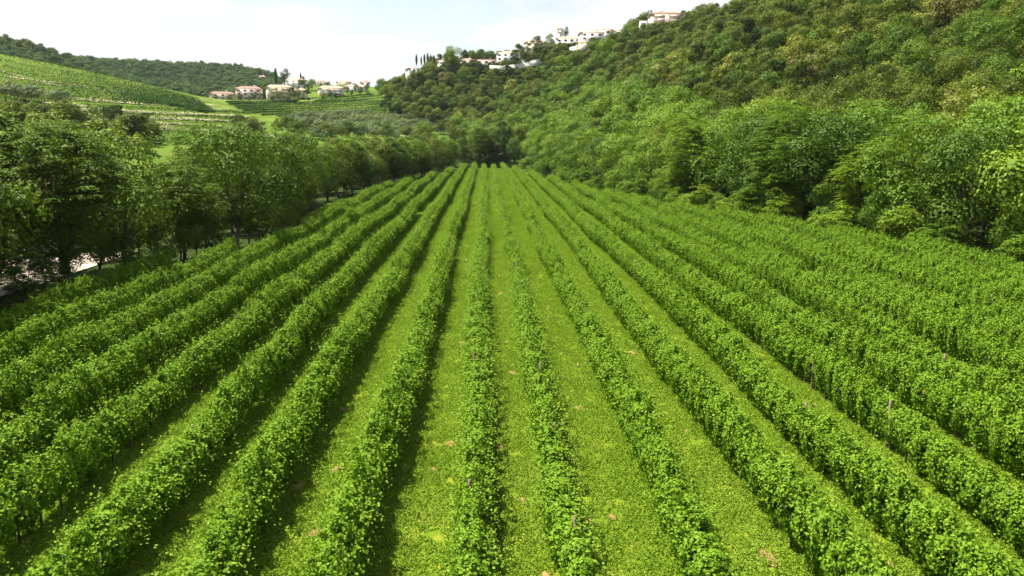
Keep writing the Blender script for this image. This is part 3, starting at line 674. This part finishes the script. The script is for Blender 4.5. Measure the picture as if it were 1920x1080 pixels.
# named trees on the ridge and in the village
def ptree(name, sp, px, py, D, s, label, i=0, sz=None):
    q = P(px, py, D); return tree(name, sp, i, q.x, q.y, s, label, 'tree', z=q.z - .5, sz=sz)
def pcyp(px, py, D, s, label):
    q = P(px, py, D); r = tag(empty('cypress', q - Vector((0, 0, .6)), 0, (s, s, s)), label, 'tree', 'cypresses on the skyline'); mobj('crown', cyp[px % 2], r); mobj('trunk', cyt, r)
pcyp(781, 120, 392, .62, 'thin cypress leftmost on the wooded ridge')
pcyp(790, 120, 392, .45, 'shorter thin cypress second from the left on the ridge')
for k, (a, s) in enumerate([(796, .55), (802, .6), (808, .52), (814, .5), (826, .52)]):
    pcyp(a, 119, 390, s, f'{ORD[k]} cypress from the left in the dark clump on the ridge')
ptree('round_tree', 'h_bright', 850, 124, 381, 1.2, 'tall round green tree standing out on the ridge')
for k, a in enumerate((886, 898, 910, 922, 934)):
    ptree('clipped_tree', 'h_mid', a, 114, 384, .62, f'{ORD[k]} tree from the left in the clipped line above the red roof', k)
ptree('broad_tree', 'dark', 985, 118, 362, .85, 'broad dark tree right of the tall white ridge house')
ptree('broad_tree', 'dark', 1008, 108, 362, 1.05, 'dark spreading tree in the middle of the ridge village', 1)
ptree('broad_tree', 'mid', 1030, 102, 360, .95, 'green spreading tree left of the stepped village', 1)
ptree('broad_tree', 'dark', 967, 119, 362, .7, 'small dark tree against the tall white ridge house', 1)
ptree('ridge_tree', 'dark', 1061, 74, 366, .5, 'small dark conifer shaped tree beside the bell tower', 0, 1.3)
ptree('village_tree', 'dark', 535, 158, 455, .95, 'round dark tree left of the white village house')
pcyp(518, 158, 455, 1.0, 'tall cypress beside the round dark tree in the village')
pcyp(564, 149, 486, .5, 'small cypress on the roofline of the village')
for k, (a, b, D, s, sp) in enumerate([(567, 166, 445, .75, 'dark'), (577, 181, 405, .7, 'dark'), (524, 187, 396, .5, 'mid'), (549, 186, 396, .65, 'dark'), (560, 184, 398, .6, 'mid'), (585, 168, 450, .7, 'mid'), (490, 188, 400, .4, 'olivegreen'), (451, 189, 400, .5, 'mid'), (478, 189, 400, .5, 'dark'), (497, 172, 425, .6, 'mid'), (620, 183, 420, .45, 'mid'), (630, 186, 415, .4, 'dark'), (606, 187, 415, .4, 'mid'), (540, 190, 395, .35, 'mid'), (512, 190, 395, .35, 'dark'), (430, 190, 395, .4, 'mid'), (405, 190, 395, .4, 'dark'), (468, 190, 397, .35, 'mid'), (660, 180, 430, .4, 'dark'), (676, 178, 430, .5, 'mid'), (688, 172, 440, .5, 'dark'), (602, 165, 470, .4, 'mid'), (616, 165, 475, .45, 'dark'), (664, 166, 470, .4, 'mid'), (690, 180, 420, .4, 'mid'), (650, 176, 440, .5, 'olivegreen'), (668, 172, 440, .5, 'mid')]):
    ptree('village_tree', sp, a, b, D, s, f'{"dark" if sp=="dark" else "green"} garden tree among the village houses, {ordword(k)} of the group', k)
# utility pole
q = P(583, 191, 380); up = tag(empty('utility_pole', q), 'pale utility pole standing in front of the village', 'pole')
mobj('pole', np_mesh('pole', *tube([(0, 0, -1), (0, 0, 8)], [.16, .1], 8), [M['w_stone']]), up); mobj('crossarm', boxmesh('crossarm', M['post'], (-.8, -.06, 7.2, .8, .06, 7.34)), up)

# ------------------------------------------------------------------ the house and yard behind the left belt
def yard():
    xs = np.linspace(-60, -34, 8); ys = np.linspace(40, 72, 16); V = []; Q = []
    X, Y = np.meshgrid(xs, ys); Z = terrain(X, Y) + .06; V = np.stack([X, Y, Z], -1).reshape(-1, 3)
    i = (np.arange(15)[:, None] * 8 + np.arange(7)[None]).ravel()
    return np_mesh('paved_yard', V, np.stack([i, i + 1, i + 9, i + 8], 1), [M['yard']])
tag(mobj('paved_yard', yard()), kind='structure')
def near_house(x, y, w, d, h, rz, wall, label, name='yard_house'):
    r = tag(empty(name, (x, y, tz(x, y)), rz), label, 'house')
    mobj('wall', boxmesh('wall', M[wall], (-w / 2, -d / 2, -1, w / 2, d / 2, h)), r)
    rf = mobj('roof', roof_mesh(w, d, 1.8, M['roof'], .6), r, (0, 0, h + .004)); mobj('chimney', boxmesh('chimney', M['w_brick'], (-.4, -.4, .3, .4, .4, 2.6)), rf, (w * .3, 0, 0))
    for f in range(2):
        for k in range(4):
            for sgn, rz2 in ((-1, 0), (1, math.pi)):
                wn = mobj('window', win_me, r, (-w / 2 + (k + .5) * w / 4, sgn * (d / 2 + .045), f * 3 + .9), rz2); mobj('pane', pane_me, wn); mobj('shutter', shut_me, wn)
    mobj('balcony', boxmesh('balcony', M['w_brick'], (-w * .3, -1.5, 0, w * .3, -.003, .18), (-w * .3, -1.5, .183, w * .3, -1.4, 1.1)), r, (0, -d / 2 - .07, 2.9))
    for sgn in (-1, 1): mobj('column', boxmesh('column', M['w_brick'], (-.22, -.22, -1, .22, .22, 2.89)), r, (sgn * w * .27, -d / 2 - 1.2, 0))
    return r
near_house(-45.5, 77, 12, 9, 5.2, .55, 'w_white', 'white house with brick red balcony glimpsed through the left trees')
wp = [(-43.5, Y, tz(-43.5, Y)) for Y in range(34, 76, 6)]
long_wall('yard_wall', wp, 1.0, .3, M['w_pink'], 'low pinkish wall between the left tree belt and the paved yard')

# ------------------------------------------------------------------ terraced vineyards on the hills
def hill_row(curve, name, label, group, h=1.5, w=1.1, dens=44, seed=0, mat=None):
    """curve: (n,2) plan positions"""
    C = np.array(curve); seg = np.linalg.norm(np.diff(C, axis=0), axis=1); L = np.concatenate([[0], np.cumsum(seg)]); n = int(L[-1] * dens)
    rng = np.random.default_rng(seed); t = rng.uniform(0, L[-1], n)
    x = np.interp(t, L, C[:, 0]); y = np.interp(t, L, C[:, 1]); z = terrain(x, y)
    lump = 1 + .05 * np.sin(t * 2.1 + seed) + .10 * np.sin(t * .23 + seed * 2)
    a = rng.uniform(0, math.pi, n); p = np.stack([x + np.cos(a) * w * .3 * lump, y + np.cos(a) * w * .45 + rng.normal(0, .08, n), z + .15 + np.sin(a) * h * lump * rng.uniform(.3, 1, n)], 1)
    V, Q = leaf_quads(p, rng.normal(0, .22, (n, 3)) + np.stack([np.cos(a) * .5, np.cos(a) * .8, np.sin(a) + .2], 1), .36 * rng.uniform(.7, 1.2, n), .3, rng)
    return tag(mobj(name, np_mesh(name, V, Q, [mat or M['hedge']])), label, 'vine row', group)
def image_curve(f, xa, xb, n=24, dmin=120):
    out = []
    for px in np.linspace(xa, xb, n):
        q = hit(px, f(px), dmin)
        if q is not None: out.append(q)
    out = np.array(out)
    if len(out) < 4: return None
    # drop jumps across a crest
    med = np.median(out[:, 2]); out = out[np.abs(out[:, 2] - med) < 110]
    return out[:, :2] if len(out) > 3 else None
top_e = lambda px: np.interp(px, [-120, 0, 150, 300, 400, 470], [78, 101, 132, 168, 197, 214])
bot_e = lambda px: np.interp(px, [-120, 0, 150, 300, 430], [195, 203, 194, 200, 212])
gl = 'vine rows climbing the terraced hill on the left'
NU = 10
for k in range(NU):
    t = (k + .2) / NU; t = t ** .92
    c = image_curve(lambda px: top_e(px) * (1 - t) + bot_e(px) * t, -120, 400 - 10 * (1 - t) * 3, 26, 205)
    if c is not None: hill_row(c, 'terrace_vine_row', f'{ordword(k)} vine row from the top of the upper terraced hill on the left', gl, seed=k)
lo = [(150, 470, 201, 214), (130, 480, 210, 226), (145, 500, 218, 236), (150, 500, 228, 246), (170, 500, 238, 255), (170, 470, 247, 262), (175, 400, 256, 267), (180, 360, 264, 272)]
for k, (xa, xb, ya, yb) in enumerate(lo):
    c = image_curve(lambda px: np.interp(px, [xa, xb], [ya, yb]), xa, xb, 24, 150)
    if c is not None: hill_row(c, 'terrace_vine_row', f'{ORD[k]} vine row from the top of the lower pale-banked terraces on the left', gl, seed=100 + k, h=1.35)
def track(f, xa, xb, w, name, label, seed):
    c = image_curve(f, xa, xb, 40, 150)
    if c is None: return
    rng = np.random.default_rng(seed); V = []; Q = []
    nrm = np.array([0.0, 1.0])
    ww = w * (.7 + .5 * np.abs(np.sin(np.arange(len(c)) * .7 + seed))) * np.minimum(1, np.minimum(np.arange(len(c)) + .3, len(c) - np.arange(len(c)) - .7) / 4)
    for i, (x, y) in enumerate(c):
        r = math.hypot(x, y); ux, uy = x / r, y / r
        for s in (-1, -.33, .33, 1):
            X, Y = x + ux * s * ww[i] / 2, y + uy * s * ww[i] / 2; V.append((X, Y, tz(X, Y) + .10))
    for i in range(len(c) - 1):
        for k in range(3): b = i * 4 + k; Q.append((b, b + 4, b + 5, b + 1))
    tag(mobj(name, np_mesh(name, V, Q, [M['dry']])), kind='structure')
for k, (xa, xb, ya, yb, w) in enumerate([(120, 430, 184, 207, 5), (-60, 110, 118, 162, 2.5), (130, 440, 205, 218, 4), (330, 470, 212, 219, 6), (140, 500, 214, 231, 4.5), (170, 470, 224, 241, 3), (170, 500, 235, 251, 4), (480, 530, 250, 262, 5), (20, 170, 190, 200, 4), (200, 420, 183, 199, 3), (0, 160, 143, 162, 2.5), (60, 420, 155, 193, 2), (720, 770, 250, 256, 4), (560, 640, 219, 222, 3), (700, 800, 224, 229, 2.5)]):
    track(lambda px: np.interp(px, [xa, xb], [ya, yb]), xa, xb, w, 'dirt_track', '', k)
# middle vineyard below the village
gmid = 'vine rows of the middle vineyard below the village'
mr_ = [(425, 560, 193, 190, ), (430, 690, 197, 188), (440, 712, 201, 190), (445, 720, 205, 193), (455, 725, 209, 196), (470, 728, 213, 200), (490, 725, 217, 204), (520, 722, 220, 208), (560, 722, 222, 212), (560, 700, 187, 178), (590, 715, 190, 180), (600, 720, 193, 184)]
for k, (xa, xb, ya, yb) in enumerate(mr_):
    c = image_curve(lambda px: np.interp(px, [xa, (xa + xb) / 2, xb], [ya, (ya + yb) / 2 + 1.5, yb]), xa, xb, 22, 230)
    if c is not None: hill_row(c, 'terrace_vine_row', f'{ORD[k]} vine row of the green vineyard below the village houses', gmid, seed=200 + k, h=.95)

# ------------------------------------------------------------------ olive grove
ro = random.Random(9); go_ = 'olive trees in the valley grove'; n_ol = 0
ol_zone = [(545, 226), (620, 218), (800, 226), (842, 250), (800, 262), (560, 262)]
def inpoly(px, py, poly):
    c = False; j = len(poly) - 1
    for i in range(len(poly)):
        xi, yi = poly[i]; xj, yj = poly[j]
        if (yi > py) != (yj > py) and px < (xj - xi) * (py - yi) / (yj - yi) + xi: c = not c
        j = i
    return c
gxx, gyy = np.meshgrid(np.arange(-110, 5, 5.6), np.arange(225, 400, 6.2)); gxx = gxx + (np.arange(gxx.shape[0]) % 2)[:, None] * 2.8
zz = terrain(gxx, gyy); pxs, pys = project(gxx, gyy, zz)
for x, y, z, a, b in zip(gxx.ravel(), gyy.ravel(), zz.ravel(), pxs.ravel(), pys.ravel()):
    if inpoly(a, b, ol_zone) and n_ol < 290 and outside(x, y) > 6:
        r = tree('olive_tree', 'silver', ro.randrange(3), x + ro.uniform(-.8, .8), y + ro.uniform(-.8, .8), ro.uniform(.75, 1.15), 'small silvery green olive tree in the grove beyond the far tree belt', 'olive tree', go_, ro.uniform(0, 6), z=z - .1); n_ol += 1
# silvery olives on the far left
for k, (a, b) in enumerate([(10, 190), (22, 193), (35, 188), (48, 192), (60, 190), (72, 194), (100, 197), (118, 200), (14, 180)]):
    h_ = hit(a, b, 150)
    if h_ is not None: tree('olive_tree', 'silver', k, h_[0], h_[1], 1.0, f'{ORD[k]} of the olive trees beside the track at the foot of the terraced hill', 'olive tree', 'olive trees by the left track', ro.uniform(0, 6))

# ------------------------------------------------------------------ woods
rw = np.random.default_rng(21)
def jitter_grid(x0, x1, y0, y1, s):
    X, Y = np.meshgrid(np.arange(x0, x1, s), np.arange(y0, y1, s * .87)); X = X + (np.arange(X.shape[0]) % 2)[:, None] * s / 2
    X = X.ravel() + rw.uniform(-.3, .3, X.size) * s; Y = Y.ravel() + rw.uniform(-.3, .3, Y.size) * s
    return X, Y
def clear_houses(X, Y, Z, hgt=7.0):
    a, b = project(X, Y, Z + hgt); D = np.hypot(X, Y); k = np.ones(len(X), bool)
    _, b0 = project(X, Y, Z)
    for x0, x1, yt, yb, Dh in HOUSES:
        m = (a > x0 - 5) & (a < x1 + 5) & (b < yb - .42 * (yb - yt)) & (b0 > yt) & (D < Dh + 9) & (D > Dh - 90)
        k &= ~m
    return k
def max_height(X, Y, Z):
    h = np.zeros(len(X))
    for q in (1.4, 2.6, 4.0, 5.5, 7.2, 9.0): h = np.where(clear_houses(X, Y, Z, q), q, h)
    return h
# right hillside
X, Y = jitter_grid(-110, 330, 24, 520, 5.7)
X2, Y2 = jitter_grid(-110, 140, 290, 470, 2.6); m2 = (max_height(X2, Y2, terrain(X2, Y2)) < 7)
X = np.concatenate([X, X2[m2]]); Y = np.concatenate([Y, Y2[m2]])
Z = terrain(X, Y); a, b = project(X, Y, Z); D = np.hypot(X, Y)
hill_left = np.interp(b, [100, 150, 175, 215, 250, 300, 330], [640, 690, 712, 735, 838, 890, 960])
az = np.degrees(np.arctan2(X, Y))
ok = (outside(X, Y) > 9.0) & (a > hill_left) & (a < 2250) & ((Y > 235) | (X > right_x(Y)))
azr = [-9.3, -6, -2, 2, 6, 9, 12, 16, 20, 26, 33, 45]; dr = [440, 425, 400, 385, 365, 345, 330, 305, 290, 275, 260, 240]
ok &= D < np.interp(az, azr, dr) + 12
mh = max_height(X, Y, Z); tallok = mh > 8; midok = mh
ok &= mh > 1
X, Y, Z, D, a, tallok, midok = X[ok], Y[ok], Z[ok], D[ok], a[ok], tallok[ok], midok[ok]
n1 = np.sin(X * .031 + 1) * np.cos(Y * .024) + rw.normal(0, .55, len(X))
n1 = n1 - np.clip((Z - 14) / 60, 0, .35)
kind = np.where(n1 > .95, 0, np.where(n1 > .25, 1, np.where(n1 > -.75, 2, 3)))  # bright, mid, olive, dark
kind = np.where(rw.random(len(X)) < .05, 4, kind); kind = np.where(rw.random(len(X)) < .03, 5, kind)
lower = (outside(X, Y) < 26)
kind = np.where(lower & (rw.random(len(X)) < .85), 0, kind)
KN = ['h_bright', 'h_mid', 'h_olive', 'h_dark', 'h_yellow', 'h_rust']
inframe = (a > -60) & (a < 1960)
order = np.argsort(np.where(inframe & tallok, D, D + 1000)); ind = order[:262]; rest = order[262:]
lab = {0: 'bright green broadleaf tree in the wood on the right hillside', 1: 'mid green broadleaf tree in the wood on the right hillside', 2: 'olive toned broadleaf tree in the wood on the right hillside',
       3: 'dark green broadleaf tree in the wood on the right hillside', 4: 'yellowish tree standing out in the wood on the right hillside', 5: 'rusty brown tinged tree in the wood on the right hillside'}
near_map = ['brd_b', 'mid', 'olivegreen', 'dark', 'yellow', 'rust']
for k, i in enumerate(ind):
    kk = int(kind[i]); sp = near_map[kk] if D[i] < 150 else KN[kk]
    s = rt.uniform(.85, 1.28) * (1.25 if kk in (4, 5) and D[i] < 150 else 1) * (1.06 if D[i] < 120 else .95)
    tree('hillside_tree', sp, rt.randrange(3), X[i], Y[i], s, lab[kk], 'tree', f'{["bright green","mid green","olive toned","dark green","yellowish","rusty"][kk]} trees in the right hillside wood', rt.uniform(0, 6), z=Z[i] - .3)
# one wood object for the many farther ones
def joined(sp, mat):
    out = []
    for c, t in SP[sp]:
        m = c.copy(); m.materials.clear(); m.materials.append(mat); out.append(m)
    return out
src = []; src_k = []
for kk, sp in enumerate(KN):
    for c, t in SP[sp]: src.append(c); src_k.append(kk)
src_k = np.array(src_k); wcol = source_collection('wood_source', src)
vi = np.array([rw.choice(np.nonzero(src_k == kk)[0]) for kk in kind[rest]])
scatter('hillside_woodland', np.stack([X[rest], Y[rest], Z[rest] - .3], 1), rw.uniform(.74, 1.2, len(rest)) * np.where(tallok[rest], 1, midok[rest] / 9.0), rw.uniform(0, 6.28, len(rest)), vi, wcol,
        'dense mixed green wood covering the upper right hillside up to the ridge', 'wood')
# right edge of the vineyard: tall front trees and low pinnate shrubs
Yb = 26.0; j = 0
while Yb < 225:
    x = float(right_x(Yb)) + 6.5 + rt.uniform(-.8, 1.2); sp = ['pin_b', 'brd_b', 'brd_b', 'pin_b', 'mid'][rt.randrange(5)]
    s = rt.uniform(.85, 1.35) * (1.1 if Yb < 110 else .85)
    tree('edge_tree', sp, rt.randrange(3), x, Yb, s, f'{nm[sp]}, {ordword(j)} from the camera along the right vineyard edge', 'tree', 'trees along the right edge of the vineyard', rt.uniform(0, 6)); j += 1
    Yb += rt.uniform(5.5, 7.5) * (1 if Yb < 130 else 1.2)
Yb = 28.0; j = 0
while Yb < 215:
    x = float(right_x(Yb)) + 2.6 + rt.uniform(-.5, .9)
    es = rt.random() < .7
    tree('edge_shrub', 'shrub' if es else 'brd_b', rt.randrange(3), x + (0 if es else 1.2), Yb, rt.uniform(.8, 1.4) if es else rt.uniform(.45, .65), f'low {"bright feathery" if es else "dense green"} shrub, {ordword(j)} from the camera at the right vineyard edge', 'shrub', 'low shrubs along the right edge of the vineyard', rt.uniform(0, 6)); j += 1
    Yb += rt.uniform(3.4, 5.0) * (1 if Yb < 120 else 1.5)
# scattered trees between the belt and the terraced hill, and round the grove
k = 0
for (xa, xb, ya, yb, n, sps) in [(0, 300, 258, 285, 34, ['mid', 'dark', 'olivegreen']), (60, 150, 205, 222, 3, ['dark', 'mid']), (440, 560, 255, 275, 8, ['olivegreen', 'mid']), (30, 150, 205, 262, 34, ['silver', 'olivegreen', 'silver', 'mid']), (790, 880, 236, 262, 10, ['mid', 'olivegreen', 'dark']), (560, 800, 258, 268, 9, ['olivegreen', 'silver', 'mid']), (720, 800, 200, 222, 10, ['dark', 'mid']), (0, 30, 90, 96, 3, ['dark'])]:
    for _ in range(n):
        h_ = hit(rt.uniform(xa, xb), rt.uniform(ya, yb), 120)
        if h_ is None: continue
        sp = sps[rt.randrange(len(sps))]
        tree('valley_tree', {'mid': 'h_mid', 'dark': 'h_dark', 'olivegreen': 'h_olive', 'silver': 'silver'}[sp], rt.randrange(3), h_[0], h_[1], rt.uniform(.55, .95) * (.6 if xb <= 150 and yb < 300 else 1),
             {'mid': 'mid green', 'dark': 'dark green', 'olivegreen': 'olive toned', 'silver': 'silvery'}[sp] + ' tree scattered over the valley beyond the left tree belt', 'tree', 'scattered valley trees', rt.uniform(0, 6)); k += 1
# far woods on the left ridges
X, Y = jitter_grid(-900, 120, 430, 1130, 8.2); Z = terrain(X, Y); D = np.hypot(X, Y); a, b = project(X, Y, Z)
ok = (D > 470) & (D < 1000) & (a > -150) & (a < 700) & clear_houses(X, Y, Z, 9) & ~((a > 520) & (D < 640))
X, Y, Z = X[ok], Y[ok], Z[ok]
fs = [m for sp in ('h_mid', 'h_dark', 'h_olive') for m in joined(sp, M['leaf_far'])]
scatter('far_woodland', np.stack([X, Y, Z - .5], 1), rw.uniform(.9, 1.45, len(X)), rw.uniform(0, 6.28, len(X)), rw.integers(0, len(fs), len(X)), source_collection('far_source', fs),
        'dark green wood on the far rounded hills left of the village', 'wood')

# ------------------------------------------------------------------ air between the camera and the far hills
hz = bpy.data.materials.new('haze'); hz.use_nodes = True; t = hz.node_tree; t.nodes.clear()
ho = N(t, 'ShaderNodeOutputMaterial'); hv = N(t, 'ShaderNodeVolumePrincipled')
hv.inputs['Color'].default_value = (.80, .90, 1, 1); hv.inputs['Density'].default_value = 0.00005; hv.inputs['Anisotropy'].default_value = 0.2
t.links.new(hv.outputs[0], ho.inputs['Volume'])
cy.volume_bounces = 0; cy.volume_step_rate = 10
tag(mobj('haze', boxmesh('haze', hz, (-6050, -3050, -60, 6050, 9050, 190))), kind='stuff')
